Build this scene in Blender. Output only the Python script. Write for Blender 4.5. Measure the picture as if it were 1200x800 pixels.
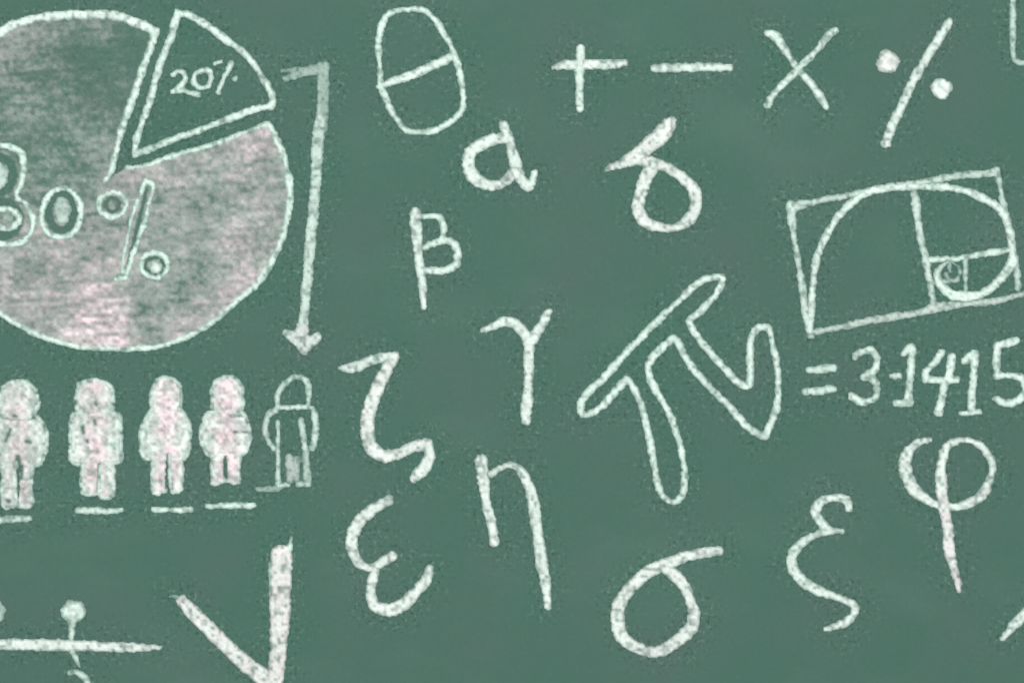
import bpy, math
import numpy as np

# ------------------------------------------------------------------ reset
for o in list(bpy.data.objects):
    bpy.data.objects.remove(o)
S = bpy.context.scene
COL = S.collection

# ------------------------------------------------------------------ camera, world, lamps, exposure
ZC = 1.40                                   # height of the middle of the view on the board (m)
cam_d = bpy.data.cameras.new('camera')
cam = bpy.data.objects.new('camera', cam_d); COL.objects.link(cam)
cam.location = (0, -2.4, ZC); cam.rotation_euler = (math.radians(90), 0, 0)
cam_d.sensor_fit = 'HORIZONTAL'; cam_d.sensor_width = 36.0
cam_d.lens = 36.0 * 2.4 / 1.2               # 1.2 m of board across the frame
cam_d.clip_start = 0.05; cam_d.clip_end = 100
S.camera = cam

W = bpy.data.worlds.new('World'); S.world = W; W.use_nodes = True
bg = W.node_tree.nodes['Background']
bg.inputs[0].default_value = (0.97, 1.0, 0.99, 1); bg.inputs[1].default_value = 0.5

def lamp(name, loc, aim, size, power, colour):
    d = bpy.data.lights.new(name, 'AREA'); d.shape = 'RECTANGLE'
    d.size, d.size_y, d.energy, d.color = size[0], size[1], power, colour
    o = bpy.data.objects.new(name, d); COL.objects.link(o); o.location = loc
    v = np.array(aim, float) - np.array(loc, float)
    import mathutils
    o.rotation_euler = mathutils.Vector(v).to_track_quat('-Z', 'Y').to_euler()
    return o
lamp('added_area_lamp', (-0.5, -8.0, 4.5), (0, 0, ZC), (2.8, 1.4), 680, (1.0, 0.985, 0.96))  # unseen area lamp, added far in front to light the board evenly

S.view_settings.view_transform = 'Standard'; S.view_settings.look = 'None'
S.view_settings.exposure = 0; S.view_settings.gamma = 1
S.render.engine = 'CYCLES'

# ------------------------------------------------------------------ materials
def lin(r, g, b):
    f = lambda c: c / 12.92 if c <= .04045 else ((c + .055) / 1.055) ** 2.4
    return (f(r / 255), f(g / 255), f(b / 255), 1)

class NT:
    """small helper around a node tree"""
    def __init__(s, t): s.t = t
    def n(s, typ, **kw):
        nd = s.t.nodes.new(typ)
        for k, v in kw.items(): setattr(nd, k, v)
        return nd
    def l(s, a, b): s.t.links.new(a, b)
    def math(s, op, a, b=None, c=None, clamp=False):
        m = s.n('ShaderNodeMath', operation=op, use_clamp=clamp)
        for i, v in enumerate((a, b, c)):
            if v is None: continue
            if isinstance(v, (int, float)): m.inputs[i].default_value = v
            else: s.l(v, m.inputs[i])
        return m.outputs[0]
    def mix(s, f, a, b):
        m = s.n('ShaderNodeMix', data_type='RGBA')
        if isinstance(f, (int, float)): m.inputs[0].default_value = f
        else: s.l(f, m.inputs[0])
        for i, v in ((6, a), (7, b)):
            if isinstance(v, tuple): m.inputs[i].default_value = v
            else: s.l(v, m.inputs[i])
        return m.outputs[2]
    def noise(s, vec, scale, detail=2, rough=.5):
        t = s.n('ShaderNodeTexNoise'); s.l(vec, t.inputs['Vector'])
        t.inputs['Scale'].default_value = scale; t.inputs['Detail'].default_value = detail
        t.inputs['Roughness'].default_value = rough
        return t.outputs['Fac']

# the painted green surface, shared by the board and by the bare gaps between the chalk grains
G = bpy.data.node_groups.new('green_board_paint', 'ShaderNodeTree')
G.interface.new_socket('Speckle', in_out='INPUT', socket_type='NodeSocketFloat')
G.interface.new_socket('Color', in_out='OUTPUT', socket_type='NodeSocketColor')
g = NT(G); gi = g.n('NodeGroupInput'); go = g.n('NodeGroupOutput')
pos = g.n('ShaderNodeNewGeometry').outputs['Position']
broad = g.noise(pos, 9, 3)
c0 = g.mix(g.math('MULTIPLY_ADD', broad, 2.6, -.8, clamp=True), lin(76, 101, 93), lin(67, 103, 91))
# faint smears left by the eraser, longer across than down
mp = g.n('ShaderNodeMapping'); g.l(pos, mp.inputs[0]); mp.inputs['Scale'].default_value = (1.6, 1, 2.8); mp.inputs['Rotation'].default_value = (0, .5, 0)
wipe = g.noise(mp.outputs[0], 3.2, 4, .6)
c1 = g.mix(g.math('MULTIPLY_ADD', wipe, .8, -.40, clamp=True), c0, lin(98, 126, 116))
sp1 = g.noise(pos, 215, 1, .4); sp2 = g.noise(pos, 190, 1, .4)
amt = g.math('MULTIPLY_ADD', gi.outputs[0], .88, .10)
dark = g.math('MULTIPLY', g.math('MULTIPLY_ADD', sp1, 6.0, -3.2, clamp=True), amt)
lite = g.math('MULTIPLY', g.math('MULTIPLY_ADD', sp2, 6.0, -3.4, clamp=True), amt)
c2 = g.mix(g.math('MULTIPLY', dark, .72), c1, lin(50, 76, 67))
c3 = g.mix(g.math('MULTIPLY', lite, .58), c2, lin(108, 136, 126))
fine = g.noise(pos, 900, 1)
c4 = g.mix(g.math('MULTIPLY_ADD', fine, .5, -.2, clamp=True), c3, lin(64, 92, 83))
g.l(c4, go.inputs[0])

def base_mat(name):
    m = bpy.data.materials.new(name); m.use_nodes = True
    t = NT(m.node_tree); b = m.node_tree.nodes['Principled BSDF']
    b.inputs['Roughness'].default_value = .92
    b.inputs['Specular IOR Level'].default_value = .12
    return m, t, b
def bump(t, b, scale, dist, strength):
    p = t.n('ShaderNodeNewGeometry').outputs['Position']
    bp = t.n('ShaderNodeBump'); bp.inputs['Strength'].default_value = strength; bp.inputs['Distance'].default_value = dist
    t.l(t.noise(p, scale, 3, .6), bp.inputs['Height']); t.l(bp.outputs[0], b.inputs['Normal'])
def attr(t, name):
    return t.n('ShaderNodeAttribute', attribute_name=name).outputs['Fac']

BOARD, t, b = base_mat('green_chalkboard')
gg = t.n('ShaderNodeGroup'); gg.node_tree = G; t.l(attr(t, 'dust'), gg.inputs[0]); t.l(gg.outputs[0], b.inputs['Base Color'])
bump(t, b, 420, .0006, .22)

CHALK, t, b = base_mat('chalk')
gg = t.n('ShaderNodeGroup'); gg.node_tree = G; gg.inputs[0].default_value = .35
p = t.n('ShaderNodeNewGeometry').outputs['Position']
tint = t.math('ADD', attr(t, 'tint'), t.math('MULTIPLY_ADD', t.noise(p, 60, 2), .5, -.25), clamp=True)
white = t.mix(t.math('MULTIPLY', tint, 2, clamp=True), lin(214, 238, 228), lin(226, 231, 228))
white = t.mix(t.math('MULTIPLY_ADD', tint, 2, -1, clamp=True), white, lin(238, 210, 220))
grit = t.math('MULTIPLY_ADD', t.noise(p, 620, 2, .6), 1.1, -.55)
cov = attr(t, 'cover')
f = t.math('ADD', cov, t.math('MULTIPLY', grit, .26), clamp=True)
f = t.math('MULTIPLY', f, t.math('MULTIPLY', cov, 6, clamp=True))
t.l(t.mix(f, gg.outputs[0], white), b.inputs['Base Color'])
bump(t, b, 700, .0006, .22)

# ------------------------------------------------------------------ fields on the board, in millimetres from the top left corner of the view
def vnoise(x, y, scale, seed=0, sy=None):
    """smooth value noise 0..1"""
    X = x / scale; Y = y / (sy or scale)
    ix = np.floor(X).astype(np.int64); iy = np.floor(Y).astype(np.int64)
    fx = X - ix; fy = Y - iy
    fx = fx * fx * (3 - 2 * fx); fy = fy * fy * (3 - 2 * fy)
    def h(a, b):
        n = (a * 374761393 + b * 668265263 + seed * 974711) & 0xffffffff
        n = ((n ^ (n >> 13)) * 1274126177) & 0xffffffff
        n = ((n ^ (n >> 15)) * 2246822519) & 0xffffffff
        return ((n ^ (n >> 16)) & 0xffff) / 65535.0
    return (h(ix, iy) * (1 - fx) + h(ix + 1, iy) * fx) * (1 - fy) + (h(ix, iy + 1) * (1 - fx) + h(ix + 1, iy + 1) * fx) * fy

def smooth(pts, closed=False, sub=4):
    """Catmull-Rom through points (x, y, width)"""
    P = np.array(pts, float); n = len(P)
    if n < 3: return P
    out = []
    last = n if closed else n - 1
    for i in range(last):
        p1, p2 = P[i], P[(i + 1) % n]
        p0 = P[(i - 1) % n] if (closed or i > 0) else 2 * p1 - p2
        p3 = P[(i + 2) % n] if (closed or i + 2 < n) else 2 * p2 - p1
        d1 = np.hypot(*(p2 - p1)[:2]) + 1e-6
        m1 = (p2 - p0) / 2; m2 = (p3 - p1) / 2
        for m in (m1, m2):                     # keep tangents short where the spacing is uneven
            L = np.hypot(*m[:2])
            if L > d1: m *= d1 / L
        for k in range(sub):
            u = k / sub
            out.append((2*u**3-3*u**2+1)*p1 + (u**3-2*u**2+u)*m1 + (-2*u**3+3*u**2)*p2 + (u**3-u**2)*m2)
    out.append(P[0] if closed else P[-1])
    return np.array(out)

ALL_LINES = []                                # every stroke, for the dust around them

def line(pts, w=8, cov=1.0, tint=None, closed=False):
    """a chalk stroke: points (x, y[, width])"""
    full = [(q[0], q[1], q[2] if len(q) > 2 else w) for q in pts]
    P = smooth(full, closed)
    if tint is None: tint = float(np.clip((np.mean(P[:, 2]) - 5.5) / 16, .05, .62))
    ALL_LINES.append(P)
    return dict(kind='line', P=P, cov=cov, tint=tint)

def ring(cx, cy, rx, ry, w=6, cov=1.0, tint=None, n=18, wob=.04, seed=1):
    pts = []
    for i in range(n):
        a = 2 * math.pi * i / n
        r = 1 + wob * math.sin(2 * a + seed) + wob * .6 * math.sin(3 * a + seed * 2)
        pts.append((cx + rx * r * math.cos(a), cy + ry * r * math.sin(a)))
    return line(pts, w, cov, tint, closed=True)

def fill(poly, cov=.6, tint=.7, func=None, gaps=()):
    P = np.array([q_[:2] for q_ in poly], float)
    return dict(kind='fill', P=P, cov=cov, tint=tint, func=func, gaps=gaps)

def blob(cx, cy, rx, ry, cov=.9, tint=.3, seed=0):
    poly = [(cx + rx * (1 + .07 * math.sin(3 * a + seed)) * math.cos(a), cy + ry * (1 + .06 * math.cos(2 * a + seed)) * math.sin(a))
            for a in np.linspace(0, 2 * math.pi, 24, endpoint=False)]
    return fill(poly, cov, tint)

def seg_dist(X, Y, P):
    """distance to polyline minus its half width (positive inside), any shape arrays"""
    best = np.full(X.shape, -1e9)
    if len(P) == 1: P = np.vstack([P, P + .01])
    for a, b in zip(P[:-1], P[1:]):
        d = b[:2] - a[:2]; L = d @ d + 1e-9
        u = np.clip(((X - a[0]) * d[0] + (Y - a[1]) * d[1]) / L, 0, 1)
        r = np.hypot(X - a[0] - u * d[0], Y - a[1] - u * d[1])
        best = np.maximum(best, (a[2] + u * (b[2] - a[2])) / 2 - r)
    return best

def poly_sd(X, Y, P):
    inside = np.zeros(X.shape, bool); best = np.full(X.shape, 1e9)
    for a, b in zip(P, np.roll(P, -1, 0)):
        d = b - a; L = d @ d + 1e-9
        u = np.clip(((X - a[0]) * d[0] + (Y - a[1]) * d[1]) / L, 0, 1)
        best = np.minimum(best, np.hypot(X - a[0] - u * d[0], Y - a[1] - u * d[1]))
        c = ((a[1] > Y) != (b[1] > Y)) & (X < (b[0] - a[0]) * (Y - a[1]) / (b[1] - a[1] + 1e-12) + a[0])
        inside ^= c
    return np.where(inside, best, -best)

SEED = [11]
def to_world(x, y):
    return (x - 600) / 1000, (400 - y) / 1000 + ZC

def chalk_mesh(name, items, origin, step=1.5, lift=0.0, grain=1.0):
    """one deposit of chalk: a thin raised crust with ragged edges and grains, standing on the board at y = 0"""
    SEED[0] += 7; sd = SEED[0]
    lo = np.min([i['P'][:, :2].min(0) - (i['P'][:, 2].max() / 2 if i['kind'] == 'line' else 0) for i in items], 0) - 5
    hi = np.max([i['P'][:, :2].max(0) + (i['P'][:, 2].max() / 2 if i['kind'] == 'line' else 0) for i in items], 0) + 5
    nx = int((hi[0] - lo[0]) / step) + 2; ny = int((hi[1] - lo[1]) / step) + 2
    X, Y = np.meshgrid(lo[0] + np.arange(nx) * step, lo[1] + np.arange(ny) * step)
    edge = (vnoise(X, Y, 3.8, sd) - .5) * 2.1 + (vnoise(X, Y, 14, sd + 1) - .5) * 1.6
    g1 = vnoise(X, Y, 4.3, sd + 2); g2 = vnoise(X, Y, 2.6, sd + 3); g3 = vnoise(X, Y, 17, sd + 4)
    cov = np.zeros(X.shape); tint = np.zeros(X.shape)
    for it in items:
        if it['kind'] == 'line':
            sdist = seg_dist(X, Y, it['P']) + edge
            c = np.clip((sdist + 1.45 + .065 * it['P'][:, 2].mean()) / 4.2, 0, 1)
            rough = 1 - grain * (.56 * np.clip(g1 * 1.9 - .84, 0, 1) + .26 * g2 + .18 * g3)
            c = c * it['cov'] * np.clip(rough + .07, .1, 1.0)
            tn = np.full(X.shape, it['tint'])
        else:
            sdist = poly_sd(X, Y, it['P']) + edge * .8
            m = np.clip((sdist + 1.2) / 3, 0, 1) if it['func'] else np.clip((sdist + edge * .8 + 2) / 5.5, 0, 1)
            base, tn = (it['func'](X, Y) if it['func'] else (np.full(X.shape, it['cov']), np.full(X.shape, it['tint'])))
            c = m * np.clip(base * (1 - grain * .62 * (g1 - .42) - grain * .3 * (g2 - .5)), 0, 1)
            for gp in it['gaps']:
                c = c * (1 - .86 * np.clip((seg_dist(X, Y, gp) + 1.5) / 3, 0, 1))
            c = np.where((m > .02), np.maximum(c, .03), 0)
        tint = np.where(c > cov, tn, tint)
        cov = np.maximum(cov, c)
    on = cov > .025
    cellon = (on[:-1, :-1].astype(int) + on[1:, :-1] + on[:-1, 1:] + on[1:, 1:]) >= 3
    used = np.zeros(X.shape, bool)
    for dy in (0, 1):
        for dx in (0, 1):
            used[dy:dy + ny - 1, dx:dx + nx - 1] |= cellon
    idx = -np.ones(X.shape, int); idx[used] = np.arange(used.sum())
    ox, oz = to_world(*origin)
    wx, wz = to_world(X[used], Y[used])
    jit = (vnoise(X[used], Y[used], 1.9, sd + 5) - .5) * .0008
    c = cov[used]
    V = np.stack([wx - ox + jit, -(.0002 + lift + .00045 * c), wz - oz - jit], 1)
    a, bq, cq, d = idx[:-1, :-1][cellon], idx[:-1, 1:][cellon], idx[1:, 1:][cellon], idx[1:, :-1][cellon]
    F = np.stack([a, d, cq, bq], 1)
    # rim down to the board
    E = np.concatenate([F[:, [i, (i + 1) % 4]] for i in range(4)])
    key = E[:, 0].astype(np.int64) * 10000000 + E[:, 1]; rev = E[:, 1].astype(np.int64) * 10000000 + E[:, 0]
    rim = E[~np.isin(key, rev)]
    ru = np.unique(rim); mp_ = -np.ones(len(V), int); mp_[ru] = len(V) + np.arange(len(ru))
    VB = V[ru].copy(); VB[:, 1] = .0002
    F2 = np.stack([rim[:, 1], rim[:, 0], mp_[rim[:, 0]], mp_[rim[:, 1]]], 1)
    AV = np.concatenate([V, VB]); AF = np.concatenate([F, F2])
    me = bpy.data.meshes.new(name)
    me.vertices.add(len(AV)); me.vertices.foreach_set('co', AV.astype(np.float32).ravel())
    me.loops.add(AF.size); me.loops.foreach_set('vertex_index', AF.astype(np.int32).ravel())
    me.polygons.add(len(AF)); me.polygons.foreach_set('loop_start', np.arange(0, AF.size, 4, dtype=np.int32))
    for nm, vals in (('cover', c), ('tint', tint[used])):
        at = me.attributes.new(nm, 'FLOAT', 'POINT')
        at.data.foreach_set('value', np.concatenate([vals, vals[ru]]).astype(np.float32))
    me.update(calc_edges=True); me.validate()
    me.materials.append(CHALK)
    return me

# ------------------------------------------------------------------ things and parts
LIFT = [0]
def props(o, label, cat, group=None):
    o['label'] = label; o['category'] = cat
    if group: o['group'] = group

def base_of(items):
    P = np.concatenate([i['P'][:, :2] for i in items]); return (float((P[:, 0].min() + P[:, 0].max()) / 2), float(P[:, 1].max()))

def single(name, label, cat, items, group=None, **kw):
    og = base_of(items)
    o = bpy.data.objects.new(name, chalk_mesh(name, items, og, **kw)); COL.objects.link(o)
    x, z = to_world(*og); o.location = (x, 0, z); props(o, label, cat, group); return o

def drawing(name, label, cat, parts, group=None, **kw):
    """parts: list of (part name, items[, list of (sub-part name, items)][, label])"""
    flat = [i for p in parts for i in p[1]]
    og = base_of(flat); x, z = to_world(*og)
    root = bpy.data.objects.new(name, None); COL.objects.link(root); root.empty_display_size = .02
    root.location = (x, 0, z); props(root, label, cat, group)
    k = 0
    for p in parts:
        o = bpy.data.objects.new(p[0], chalk_mesh(p[0], p[1], og, lift=k * .000006, **kw)); COL.objects.link(o); o.parent = root
        k += 1
        for q in (p[2] if len(p) > 2 else ()):
            c = bpy.data.objects.new(q[0], chalk_mesh(q[0], q[1], og, lift=k * .000006, **kw)); COL.objects.link(c); c.parent = o
            k += 1
        if len(p) > 3: o['label'] = p[3]
    return root

# ------------------------------------------------------------------ pie chart
big_top = [(-92,215,6),(-88,160,7),(-66,105,8),(-38,68,9),(-15,46,10),(0,38,10),(12,31,9),(30,25,8),(50,20,9),(70,18,9),(100,17,9),(130,18,9),(150,23,9),(168,30,9),(183,37,9)]
big_cut = [(182,38,8),(179,48,8),(175,60,7),(165,88,7),(155,118,7),(145,145,7),(140,163,6),(135,183,6),(131,198,6),(124,212,5)]
big_low = [(150,197,5),(165,196,5),(180,191,6),(200,184,6),(220,178,6),(237,174,6),(257,167,6),(275,160,6),(292,154,6),(307,147,6),(315,146,7)]
big_arc = [(315,146,7),(324,163,7),(331,180,7),(336,198,7),(339,216,8),(340,236,8),(336,258,7),(330,280,7),(322,298,7),(310,320,7),(295,338,7),(277,353,6),(260,368,6),(245,380,6),(225,391,6),(202,401,6),(178,407,6),(150,408,6),(125,408,6),(100,407,6),(82,404,6),(62,398,6),(42,391,6),(25,382,6),(10,374,6),(0,367,6),(-30,345,6),(-58,315,6),(-80,272,6),(-92,215,6)]
poly_big = big_top + big_cut + [(133,205)] + big_low + big_arc
ctrl = np.array([(0,45,.36,.6),(60,30,.32,.5),(110,28,.3,.4),(100,60,.10,.1),(30,80,.26,.1),(60,110,.20,0),(20,130,.30,.1),(100,140,.26,0),(150,60,.13,.2),(130,110,.15,0),(50,165,.18,0),(80,180,.28,0),
 (110,175,.30,0),(100,210,.26,0),(150,208,.50,.8),(220,205,.44,.6),(270,180,.46,.5),(302,160,.56,1),(250,225,.32,.1),(300,230,.46,.4),(250,255,.38,.2),(212,260,.42,.4),(310,290,.44,.3),(280,285,.58,.9),
 (200,290,.36,.1),(240,310,.36,.1),(40,300,.40,.3),(90,300,.42,.6),(60,330,.52,.7),(120,320,.50,.8),(110,345,.68,1),(110,370,.80,1),(135,388,.78,1),(30,345,.46,.6),(55,375,.44,.5),(170,345,.36,.3),
 (190,362,.26,0),(178,385,.34,.2),(212,382,.62,.8),(240,362,.5,.6),(270,335,.58,.7),(210,345,.30,.1),(330,210,.38,.3),(325,260,.40,.3),(-60,150,.25,.2),(-60,300,.35,.4),(190,230,.42,.6),(190,270,.36,.3)])
def pie_shade(X, Y):
    num = np.zeros(X.shape); tn = np.zeros(X.shape); den = np.zeros(X.shape)
    for cx, cy, c, p_ in ctrl:
        w = 1 / ((X - cx) ** 2 + (Y - cy) ** 2 + 300) ** 1.7
        num += w * c; tn += w * p_; den += w
    c = num / den; tn = tn / den
    s = ((vnoise(X, Y + X * .06, 26, 5, 4.6) - .5) * .42 + (vnoise(X, Y - X * .5, 34, 12, 6) - .5) * .22 + (vnoise(X, Y, 6.5, 6, 4.4) - .5) * .46
         + (vnoise(X, Y, 24, 8) - .5) * .34)
    c = np.clip(c * (1.04 + s * 1.15), .02, 1) ** 1.42 * .90
    return c, np.clip(.60 + .28 * tn + (vnoise(X, Y, 19, 9) - .5) * .12, 0, 1)
slash_gap = np.array([(172,222,4),(165,250,5),(158,280,5),(151,305,4),(147,318,3)], float)
def gap_ring(cx, cy, rx, ry, w):
    return np.array([(cx + rx * math.cos(a), cy + ry * math.sin(a), w) for a in np.linspace(0, 2 * math.pi, 20)])
gaps = [slash_gap, gap_ring(72, 248, 15, 22, 10), gap_ring(-3, 205, 18, 21, 11), gap_ring(0, 257, 22, 20, 12), gap_ring(132, 240, 8, 8, 4.5), gap_ring(181, 311, 11, 9, 5),
        np.array([(186,52,7),(165,108,7),(150,155,7),(144,190,6)], float)]
eight = [line([(-30,200),(-26,182),(-14,173),(0,171),(14,173),(25,180),(28,195),(26,212),(19,230),(29,238),(37,250),(39,262),(35,275),(26,283),(12,287),(0,286),(-20,284),(-36,272),(-40,256),(-33,240),(-22,230),(-29,216)], 6.5, closed=True),
         blob(-1, 206, 11, 16, .62, .2), ring(7, 256, 15, 12, 6), blob(8, 256, 6, 5, .35, .1)]
zero = [ring(72, 250, 23, 29, 6.5, seed=3), blob(73, 247, 10, 17, .52, .15)]
pct = [ring(132, 240, 16, 15, 6, seed=2), line([(170,212),(179,216),(178,228),(174,240),(169,262),(162,281),(156,298),(150,318),(146,326),(135,327)], 5.6),
       line([(170,212),(166,224),(161,236),(154,258),(149,280),(145,300),(144,318)], 5.4), ring(181, 311, 17, 14, 5.5, seed=5), blob(183, 313, 6, 7, .8, .2)]
small = [line([(208,16,7),(201,42,7),(193,62,7),(185,85,7),(179,107,7),(174,124,7),(167,143,7),(160,162,7),(157,180,7)]),
         line([(208,15,7),(222,18,7),(237,27,7),(250,35,7),(262,45,7),(277,55,7),(290,66,7),(302,82,7),(310,95,7),(317,108,7),(320,119,8),(317,125,7)]),
         line([(318,125,7),(305,127,7),(290,131,7),(267,140,7),(247,147,7),(230,154,7),(207,162,7),(187,170,7),(172,176,7),(158,181,7)])]
two = [line([(202,88),(207,84),(214,85),(217,92),(213,100),(202,108)], 5), line([(202,108),(214,107),(225,110),(233,111)], 4.5)]
nought = [line([(228,89),(234,84),(246,83),(247,95),(243,102),(233,103),(228,98)], 5, closed=True)]
pct2 = [line([(252,74.5),(259,73)], 4.2), line([(271,74),(267,84),(261,95),(256,109)], 4.6, .95), blob(275.5, 93, 2.6, 2.6, .95, .1)]
drawing('pie_chart', 'large chalk pie chart shaded grey and pink with a pulled out slice', 'pie chart', [
    ('large_slice', [fill(poly_big, func=pie_shade, gaps=gaps), line(big_top), line(big_cut), line(big_low), line(big_arc)],
     [('numeral_eight', eight), ('numeral_zero', zero), ('percent_mark', pct)], 'shaded slice reading 80%'),
    ('small_slice', small, [('numeral_two', two), ('numeral_zero', nought), ('percent_mark', pct2)], 'unshaded slice reading 20%')])

# ------------------------------------------------------------------ bent arrow
drawing('arrow', 'long bent chalk arrow pointing down beside the pie chart', 'arrow', [
    ('shaft', [line([(334,93,6),(344,89,9),(356,85,10),(370,83,9)], cov=.42, tint=.1), line([(331,83,4),(350,82,6),(380,79,9)], cov=.36, tint=.1),
               line([(379,78,13),(379,105,13),(378,130,13),(377,150,13)], cov=.42, tint=.1), line([(374,95,4),(374,130,5),(375,160,6)], cov=.6, tint=.1),
               line([(376,140,11),(373,165,12),(371,195,12),(369,225,12),(366,260,12),(363,290,11),(361,320,10),(358,350,10),(356,375,10),(354,390,10)], cov=.8, tint=.12)]),
    ('arrowhead', [line([(334,389,6),(342,394,12),(352,400,15)], cov=.85), line([(372,394,8),(366,399,11),(357,405,13)], cov=.85), line([(354,385,14),(354,400,16),(356,412,7)], cov=.8)])])

# ------------------------------------------------------------------ row of people
def figure(label, head, body, legs, dens, pink, marks=(), holes=()):
    hx = np.array(head)[:, 0]; cx = (hx.min() + hx.max()) / 2; hw = (np.array(body)[:, 0].max() - np.array(body)[:, 0].min()) / 2
    def shade(X, Y):                          # pinker chalk down the middle, whiter chalk at the sides
        k = np.clip(1.15 - np.abs(X - cx) / hw * 1.25, 0, 1)
        sp = np.clip(vnoise(X, Y, 5.2, int(cx) + 3) * 2.4 - 1.45, 0, 1)
        st = (vnoise(X, Y, 4.6, int(cx) + 5, 24) - .5) * .30
        return np.clip((dens + st) * (1 - .45 * sp), .05, 1), np.clip(.22 + pink * .92 * k + (vnoise(X, Y, 8, int(cx)) - .5) * .3, 0, 1)
    gp = [np.array(h, float) for h in holes]
    x0, x1 = hx.min() + .5, hx.max() - .5
    def runs(q, skip):                        # the outline, left open where the parts of the figure join
        n = len(q); keep = [not skip(q[a], q[(a + 1) % n], a) for a in range(n)]; out = []
        st0 = next((a for a in range(n) if keep[a] and not keep[a - 1]), 0); cur = []
        for a in range(n + 1):
            b_ = (st0 + a) % n
            if a < n and keep[b_]: cur = (cur or [q[b_]]) + [q[(b_ + 1) % n]]
            elif cur: out.append(line(cur, 5, .92, .12)); cur = []
        return out
    inset = lambda q: [(x_ + (2 if x_ < np.mean([a[0] for a in q]) else -2), y_) for x_, y_ in q]
    head, body = inset(head), inset(body); low = max(y_ for _, y_ in head) - 5
    parts = [('head', [fill(head, func=shade, gaps=gp)] + runs(head, lambda a, b_, k: a[1] > low and b_[1] > low)),
             ('body', [fill(body, func=shade, gaps=gp)] + runs(body, lambda a, b_, k: x0 <= a[0] <= x1 and x0 <= b_[0] <= x1) + [line(m_, 3.8, .75, .2) for m_ in marks])]
    for q in legs: parts.append(('leg', [fill(q, func=shade, gaps=gp)] + runs([(x_ + (1.8 if x_ < cx - 8 else -1.8 if x_ > cx + 8 else 0), y_ - (2 if y_ > low + 50 else 0)) for x_, y_ in q], lambda a, b_, k: k == 0 or (abs(a[0] - cx) < 5 and abs(b_[0] - cx) < 5))))
    drawing('person_drawing', label, 'drawn person', parts, 'row of chalk people below the pie chart', grain=1.15)
figure('speckled grey pink chalk person cut off by the left edge',
       [(8,450),(22,447),(36,450),(44,459),(47,470),(44,480),(38,488),(30,493),(12,493),(4,488),(-1,478),(-2,466),(1,456)],
       [(10,491),(34,491),(45,489),(52,497),(57,510),(56,526),(51,541),(40,547),(22,546),(2,547),(-8,541),(-14,526),(-14,510),(-9,497),(-2,489)],
       [[(2,543),(18,543),(17,570),(18,593),(2,594)], [(24,543),(40,543),(38,570),(38,593),(22,594)]], .64, .50,
       [[(8,492),(30,492)], [(46,503),(46,528)], [(9,525),(10,548)], [(31,543),(31,575)]], [[(21,536,7),(21,546,9)], [(26,546,5),(25,560,4)], [(9,586,5),(11,587,5)], [(12,503,4),(7,516,4)], [(31,517,5),(36,518,4)], [(17,487,5),(19,488,4)]])
figure('shaded chalk person with square shoulders, second from left',
       [(93,449),(108,446),(124,448),(133,456),(134,470),(133,482),(126,489),(96,489),(89,481),(87,468),(89,456)],
       [(84,485),(97,485),(126,484),(140,485),(143,500),(143,522),(143,539),(132,543),(96,543),(83,542),(81,520),(81,500)],
       [[(95,539),(115,539),(115,560),(114,580),(96,579)], [(118,539),(135,539),(134,560),(134,582),(117,581)]], .72, .58,
       [[(131,500),(131,532)], [(92,526),(114,526)], [(122,500),(122,530)]], [[(97,500,5),(98,507,5)], [(102,516,4),(103,518,4)], [(112,472,4),(113,474,4)], [(111,493,4),(112,497,4)]])
figure('solid pink and white chalk person with a long oval body, third from left',
       [(183,446),(195,442),(207,446),(214,456),(214,470),(212,483),(203,488),(186,488),(178,483),(176,470),(177,456)],
       [(178,479),(196,482),(212,479),(219,488),(224,502),(224,516),(221,534),(211,538),(195,539),(178,538),(167,535),(163,516),(164,502),(171,488)],
       [[(177,534),(195,534),(194,555),(194,576),(180,579)], [(199,534),(214,534),(215,555),(214,575),(202,576)]], .80, .66,
       [[(180,500),(177,530)], [(212,496),(211,528)], [(191,530),(191,566)]], [[(197,533,4),(197,572,4)]])
figure('shortest solid pink chalk person beside the hollow outlined one',
       [(253,446),(266,442),(279,445),(286,455),(286,470),(284,482),(276,488),(256,488),(249,482),(247,468),(248,455)],
       [(241,485),(252,482),(283,482),(290,488),(294,502),(295,514),(290,528),(281,533),(265,535),(249,534),(240,530),(234,514),(235,500)],
       [[(247,530),(263,530),(262,550),(262,565),(248,567)], [(266,530),(282,530),(281,550),(281,566),(266,566)]], .80, .68,
       [[(250,530),(250,564)], [(281,500),(281,528)]], [[(264,539,4),(264,542,4)], [(270,487,3),(286,487,3)], [(274,506,3),(290,506,3)], [(264,562,4),(264,566,4)]])
drawing('person_drawing', 'hollow outlined chalk person under the arrowhead', 'drawn person', [
    ('head', [line([(325,478),(325,464),(329,455),(337,447),(345,442),(353,442),(360,448),(362,462),(361,477)], 5.5, .85, .05), line([(324,478),(345,477),(367,477)], 5, .9, .05)]),
    ('body', [line([(322,481),(315,486),(311,500),(313,512),(321,525)], 6, .72, .1), line([(367,480),(369,490),(370,508),(366,525)], 6, .78, .05),
              line([(326,495),(326,530)], 5, .85, .05), line([(352,492),(355,505),(358,530)], 5.5, .75, .1)]),
    ('leg', [line([(326,528),(326,566)], 5, .9, .05), line([(326,569),(338,568)], 5, .85, .05), line([(339,536,9),(341,560,12)], cov=.55, tint=.4)]),
    ('leg', [line([(359,530),(360,566)], 7, .6, .1), line([(349,567),(362,567)], 5, .75, .05), line([(347,538),(347,560)], 7, .5, .3)])],
    'row of chalk people below the pie chart', grain=.9)

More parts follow.
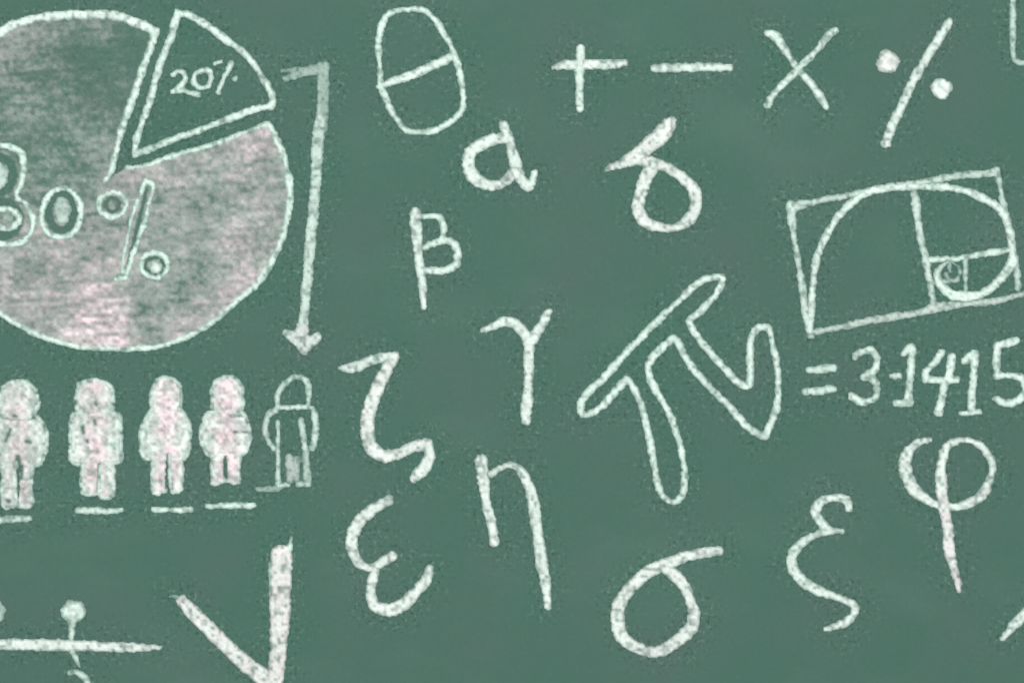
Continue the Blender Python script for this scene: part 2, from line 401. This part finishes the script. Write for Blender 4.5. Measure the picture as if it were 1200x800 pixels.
for lab, pts, w, cv in (
    ('chalk underline below the person cut off by the left edge', [(-24,609),(0,609),(20,608),(33,607)], 7, .85),
    ('chalk underline below the person with square shoulders', [(91,598,6),(110,598,7),(128,599,6),(143,597,5)], 6, .9),
    ('bright chalk underline below the long bodied pink person', [(179,597,5),(195,597,6),(223,597,6)], 6, 1),
    ('bright chalk underline below the shortest pink person', [(243,593),(270,592),(296,592)], 6, 1),
    ('faint short chalk dash at the feet of the hollow person', [(302,573,5),(312,573,6),(324,572,6),(333,570,5)], 5, .42)):
    single('underline', lab, 'underline', [line(pts, w, cv, .05)], 'chalk underlines below the row of people')

# ------------------------------------------------------------------ marks at the lower left
drawing('division_sign', 'chalk division sign with long bar at the lower left edge', 'math sign', [
    ('bar', [line([(-40,757,9),(0,755,10),(40,755,12),(84,756,11),(120,757,10),(150,758,10),(163,759,8),(187,758,4)], tint=.35)]),
    ('dot', [blob(86, 716, 14, 13, .78, .15), line([(85,727,9),(84,735,6)], cov=.7)]),
    ('stem', [line([(84,737,5),(84,760,5),(89,770,5),(93,779,4)], cov=.9, tint=.1)]),
    ('hook', [line([(82,788,5),(90,788,6),(97,792,7),(103,800,8),(105,815,8),(98,828,7)], cov=.85)])])
single('dot_mark', 'faint half chalk dot at the left edge above the long bar', 'chalk dot', [blob(-4, 717, 9, 12, .5, .1, 2)])
drawing('letter_y', 'thick chalk letter Y at the bottom edge', 'letter', [
    ('stroke', [line([(214,704,12),(235,727,15),(255,746,15),(280,770,16),(303,789,17),(322,806,18)], tint=.55), line([(200,698,3),(208,699,5)], cov=.5)]),
    ('stroke', [line([(330,650,22),(329,675,23),(328,712,21),(327,750,18),(325,780,17),(321,806,19),(318,850,18)], tint=.6), line([(341,630,4),(339,645,7)], cov=.9), line([(316,660,4),(319,700,6),(319,735,3)], cov=.7), line([(338,655,4),(337,720,5)], cov=.75)])])

# ------------------------------------------------------------------ Greek letters
drawing('theta_letter', 'thin chalk theta, tilted oval with a slanting crossbar', 'greek letter', [
    ('loop', [line([(446,98),(445,75),(443,57),(446,35),(450,24),(457,16),(470,12),(492,11),(502,16),(512,27),(520,40),(527,50),(532,62),(536,75),(541,95),(543,115),(541,130),(532,140),(515,151),(495,155),(476,153),(465,140),(457,127),(451,112)], 6.2, closed=True)]),
    ('crossbar', [line([(445,101,7),(465,94,8),(487,86,9),(507,77,9),(531,67,8)])])])
drawing('alpha_letter', 'small thick chalk alpha below and right of theta', 'greek letter', [
    ('loop', [line([(594,163,9),(580,163,10),(567,168,12),(553,177,13),(549,190,13),(553,205,13),(563,214,12),(577,218,10),(592,212,10),(603,202,10)], tint=.3)]),
    ('tail', [line([(590,146,8),(595,160,9),(600,176,10),(604,190,11),(607,203,11),(613,213,10),(620,219,10)]), line([(618,219,9),(624,213,8),(627,203,7)])])])
drawing('beta_letter', 'narrow chalk beta with two small bowls below theta', 'greek letter', [
    ('stem', [line([(487,249,12),(488,267,12),(490,292,9),(493,320,9),(496,342,8),(497,359,6)])]),
    ('bowl', [line([(495,254),(513,254),(519,262),(520,273),(516,282)], 6)]),
    ('bowl', [line([(497,291,6),(505,286,7),(524,282,7),(534,289,8),(536,302,8),(533,312,8),(520,317,8),(497,317,7)])])])
drawing('gamma_letter', 'chalk gamma with curved arms over a straight stem', 'greek letter', [
    ('arm', [line([(564,388,4),(578,382,7),(590,377,9),(602,379,10),(612,387,11),(620,400,11)])]),
    ('arm', [line([(644,365,6),(637,376,9),(630,388,10),(621,402,11)])]),
    ('stem', [line([(620,400,12),(620,420,11),(619,440,10),(619,460,10),(617,477,11),(616,493,9)])])])
single('zeta_letter', 'thick chalk zeta with a hooked foot, left of gamma', 'greek letter', [
    line([(399,431,4),(410,431,9),(419,429,11),(432,423,10),(447,419,9),(462,417,9)]),
    line([(462,418,11),(453,434,12),(443,454,13),(435,474,14),(431,492,16),(431,512,15),(436,525,14),(452,534,13),(467,531,11),(485,523,11),(502,519,10)], tint=.45),
    line([(502,520,11),(504,532,11),(499,545,12),(491,554,12),(485,561,7)])])
drawing('epsilon_letter', 'chalk epsilon of two rounded curves, below zeta', 'greek letter', [
    ('curve', [line([(456,586,11),(441,594,11),(427,605,12),(416,619,13),(412,635,14),(415,650,12),(422,661,9),(435,665,7),(447,659,9),(460,651,9)])]),
    ('curve', [line([(440,667,8),(436,680,10),(434,696,10),(440,710,12),(455,715,13),(470,709,13),(485,696,12),(498,681,11),(504,666,8)])])])
drawing('eta_letter', 'chalk eta with a long right leg, right of epsilon', 'greek letter', [
    ('stem', [line([(564,540,14),(566,560,11),(570,588,10),(576,612,10),(579,636,10)])]),
    ('arch', [line([(575,556,6),(585,549,6),(597,545,6),(609,549,8),(617,562,10),(625,585,12),(628,612,12),(632,637,12),(635,660,12),(639,682,11),(642,709,8)])])])
drawing('delta_letter', 'chalk delta with a thick slanting top, below the minus sign', 'greek letter', [
    ('flag', [line([(787,142,10),(782,150,17),(766,166,17),(749,179,15),(733,190,10),(711,198,4)], tint=.45)]),
    ('bowl', [line([(730,193,7),(745,189,10),(758,189,12),(772,193,11),(790,201,10),(805,213,11),(815,228,13),(814,246,12),(804,261,11),(787,267,9),(767,265,10),(753,256,13),(747,243,14),(751,225,13),(756,210,14),(764,198,13)], tint=.4)])])
single('pi_symbol', 'big hollow outlined chalk pi tilted to the left', 'math symbol', [line(
    [(681,472),(690,459),(710,440),(735,412),(760,387),(780,367),(800,349),(810,338),(825,328),(846,325),(842,340),(832,353),(820,366),(808,376),(815,391),(835,416),(852,435),(866,449),(878,453),(879,435),(879,407),(882,392),(890,384),(901,385),(905,400),(910,425),(912,450),(911,475),(904,495),(896,511),(885,507),(870,495),(855,477),(835,457),(812,432),(800,412),(790,396),(777,407),(764,420),(759,432),(763,446),(770,460),(782,480),(787,490),(797,522),(802,550),(802,572),(797,584),(787,588),(777,581),(770,565),(766,542),(762,517),(756,492),(750,470),(741,452),(735,445),(720,460),(705,476),(690,486),(681,484)], 7, closed=True)])
single('phi_letter', 'chalk phi with an open left loop and a long tail', 'greek letter', [
    line([(1090,515,5),(1074,519,7),(1064,530,11),(1061,548,14),(1067,567,13),(1078,580,11),(1095,590,9),(1112,594,8),(1132,591,9),(1150,580,9),(1160,562,8),(1163,543,8),(1153,525,7),(1138,517,6),(1120,517,7),(1108,526,9),(1103,548,11),(1103,570,12)], tint=.3),
    line([(1103,562,12),(1104,580,12),(1106,594,13),(1110,612,11),(1112,640,12),(1117,662,9),(1121,675,10),(1124,691,6)], tint=.56)])
single('xi_letter', 'curly chalk xi left of the phi tail', 'greek letter', [
    line([(995,596,8),(992,586,8),(978,583,7),(963,586,9),(956,600,10),(962,612,9),(972,620,8),(986,622,5)]),
    line([(976,621,7),(950,629,7),(936,639,9),(928,652,10),(929,666,11),(937,677,11),(950,687,11),(967,695,9),(985,701,8),(1002,709,8),(1000,720,8),(987,731,8),(968,737,6)])])
single('sigma_letter', 'round chalk sigma with its tail sweeping right, bottom middle', 'greek letter', [
    line([(842,645,10),(820,648,10),(800,653,11),(777,662,13),(757,672,13),(741,686,13),(729,702,14),(723,722,15),(726,740,14),(736,753,12),(755,761,11),(773,763,11),(793,751,13),(808,738,14),(813,722,13),(809,703,11),(801,685,10),(790,673,12),(774,664,9)], tint=.38)])

# ------------------------------------------------------------------ arithmetic signs along the top
drawing('plus_sign', 'chalk plus sign, first of the arithmetic signs along the top', 'math sign', [
    ('stroke', [line([(650,79,4),(660,77,9),(690,76,10),(720,76,9),(732,75,7)], tint=.3)]),
    ('stroke', [line([(681,57,9),(679,80,9),(679,105,8),(679,127,8)])])], 'arithmetic signs along the top')
single('minus_sign', 'chalk minus sign between the plus and multiplication signs', 'math sign', [line([(767,80,9),(800,80,9),(830,79,8),(856,79,7)])], 'arithmetic signs along the top')
drawing('multiplication_sign', 'chalk multiplication cross right of the minus sign', 'math sign', [
    ('stroke', [line([(900,39,7),(908,42,10),(918,56,9),(935,81,6.5),(950,98,6.5),(960,111,7.5),(969,126,6)], tint=.15)]),
    ('stroke', [line([(979,36,7),(970,43,7),(957,59,6),(935,82,6),(915,102,6),(905,114,7),(899,124,7)], tint=.15)])], 'arithmetic signs along the top')
drawing('percent_sign', 'chalk percent sign with two solid dots and a long slash', 'math sign', [
    ('slash', [line([(1112,27,9),(1100,46,10),(1085,69,9),(1072,92,9),(1060,117,9),(1047,145,10),(1038,168,9)])]),
    ('dot', [blob(1040, 73, 12, 14, .80, .5, 1)]), ('dot', [blob(1103, 104, 12, 11, .9, .25, 4)])], 'arithmetic signs along the top')

# ------------------------------------------------------------------ golden spiral
drawing('spiral_diagram', 'chalk golden spiral curving through a tilted divided rectangle', 'diagram', [
    ('rectangle', [line([(925,243,8),(940,240,8),(962,235,6),(1000,228,6),(1040,219,6),(1080,214,6),(1105,209,7),(1135,205,8),(1169,202,7)], cov=.75, tint=.15),
                   line([(1169,199,6),(1172,218,6),(1175,235,6),(1182,262,6),(1188,300,7),(1192,318,6),(1193,338,6)], cov=.75),
                   line([(1204,343,5),(1185,348,5),(1165,353,8),(1140,355,7),(1100,360,10),(1075,367,7),(1050,371,8),(1020,376,8),(1000,380,7),(982,384,6),(953,389,7)], cov=.72, tint=.25),
                   line([(927,240,9),(928,258,9),(930,275,6),(935,305,6),(940,335,7),(944,365,8),(950,393,9)], cov=.85)]),
    ('spiral', [line([(949,388,7),(950,372,7),(952,340,7),(955,312,7),(960,294,7),(970,275,7),(982,254,7),(1000,236,8),(1017,226,8),(1040,220,8),(1075,219,7),(1112,220,7),(1135,225,8),(1157,235,8),(1174,247,9),(1182,267,9),(1186,290,9),(1186,308,10),(1172,327,8),(1157,341,8),(1140,347,9),(1117,346,10),(1106,338,9),(1099,327,7),(1100,316,5),(1107,309,4)]), line([(1105,310),(1113,307),(1121,311),(1125,319),(1121,327),(1113,328),(1109,321)], 4.2, .6)]),
    ('divider', [line([(1071,220,8),(1075,255,8),(1079,280,8),(1085,305,8),(1090,330,7),(1094,360,6)], cov=.85)]),
    ('divider', [line([(1085,305,7),(1120,303,6),(1150,298,7),(1186,293,6)], cov=.92)]),
    ('divider', [line([(1131,304,5),(1132,345,5)], cov=.75)]),
    ('divider', [line([(1112,305),(1113,318)], 3.6, .45)]),
    ('divider', [line([(1093,331,5),(1108,330,6),(1122,328,4)], cov=.7)])])

# ------------------------------------------------------------------ the value of pi
drawing('number_line', 'chalk writing = 3·1415 to the right of the hollow pi', 'written number', [
    ('equals_sign', [line([(948,434,7),(962,433,9),(976,431,8)], cov=.85, tint=.05), line([(944,459,7),(960,458,9),(976,456,8)], cov=.85, tint=.05)]),
    ('numeral_three', [line([(1001,419),(1008,413),(1021,411),(1028,421),(1025,433),(1012,441)], 7), line([(1012,441),(1024,446),(1028,457),(1024,467),(1010,471),(998,464)], 7)]),
    ('decimal_point', [line([(1045,440),(1053,440)], 6.5, .85)]),
    ('numeral_one', [line([(1058,416,5),(1068,408,8),(1068,425,8),(1066,445,7),(1064,472,8)]), line([(1050,472),(1066,472)], 7)]),
    ('numeral_four', [line([(1103,413,7),(1095,425,7),(1084,438,7),(1085,444,7)]), line([(1085,445),(1103,445),(1121,445)], 6.5), line([(1116,418,9),(1112,438,8),(1107,452,7),(1103,468,7),(1100,484,9)])]),
    ('numeral_one', [line([(1130,423,7),(1143,414,8)]), line([(1143,414,7),(1141,442,7),(1138,482,8)]), line([(1126,484,5),(1148,483,5)])]),
    ('numeral_five', [line([(1191,399,8),(1180,402,7),(1169,405,6)]), line([(1168,404,7),(1168,420,8),(1168,441,7)]), line([(1168,441,7),(1185,440,6),(1197,443,7),(1202,455,7),(1195,468,8),(1180,473,7),(1166,467,6)])])])

# ------------------------------------------------------------------ drawings that the right edge cuts off
single('box_corner', 'thin chalk corner of a box at the top right edge', 'chalk line', [line([(1185,-50,7),(1187,0,7),(1187,50,6),(1189,68,5),(1196,74,5),(1215,75,6),(1260,76,6)], cov=.72, tint=.05)])
single('slanted_stroke', 'slanting chalk stroke at the bottom right edge', 'chalk line', [line([(1175,748,5),(1187,733,9),(1200,720,11),(1228,690,11)], tint=.2)])

# ------------------------------------------------------------------ the board itself, with more loose dust close to the chalk
step = 7.0
bx0, bx1, by0, by1 = -350, 1550, -300, 1100
nx = int((bx1 - bx0) / step) + 1; ny = int((by1 - by0) / step) + 1
X, Y = np.meshgrid(np.linspace(bx0, bx1, nx), np.linspace(by0, by1, ny))
near = np.full(X.shape, -1e9)
for P in ALL_LINES:
    k = P[::2] if len(P) > 4 else P
    a, b_ = k[:, :2].min(0) - 60, k[:, :2].max(0) + 60
    m = (X > a[0]) & (X < b_[0]) & (Y > a[1]) & (Y < b_[1])
    if m.any(): near[m] = np.maximum(near[m], seg_dist(X[m], Y[m], k))
dust = np.clip(1 - (-near - 4 + (vnoise(X, Y, 22, 77) - .5) * 22) / 24, 0, 1)
wx, wz = to_world(X.ravel(), Y.ravel()); N = len(wx)
front = np.stack([wx, np.zeros(N), wz - ZC], 1); back = front.copy(); back[:, 1] = .018
I = np.arange(N).reshape(ny, nx)
q = lambda a, b_, c, d: np.stack([a.ravel(), b_.ravel(), c.ravel(), d.ravel()], 1)
FF = q(I[:-1, :-1], I[1:, :-1], I[1:, 1:], I[:-1, 1:])
loop = np.concatenate([I[0, :-1], I[:-1, -1], I[-1, :0:-1], I[:0:-1, 0]]); nl = np.roll(loop, -1)
faces = [tuple(f_) for f_ in FF] + [tuple(f_) for f_ in np.stack([loop, nl, nl + N, loop + N], 1)] + [tuple(int(v) + N for v in loop)]
me = bpy.data.meshes.new('chalkboard')
me.from_pydata(np.concatenate([front, back]).tolist(), [], [tuple(int(v) for v in f_) for f_ in faces])
at = me.attributes.new('dust', 'FLOAT', 'POINT'); at.data.foreach_set('value', np.concatenate([dust.ravel()] * 2).astype(np.float32))
me.update(); me.materials.append(BOARD)
board = bpy.data.objects.new('chalkboard', me); COL.objects.link(board); board.location = (0, 0, ZC)
board['kind'] = 'structure'
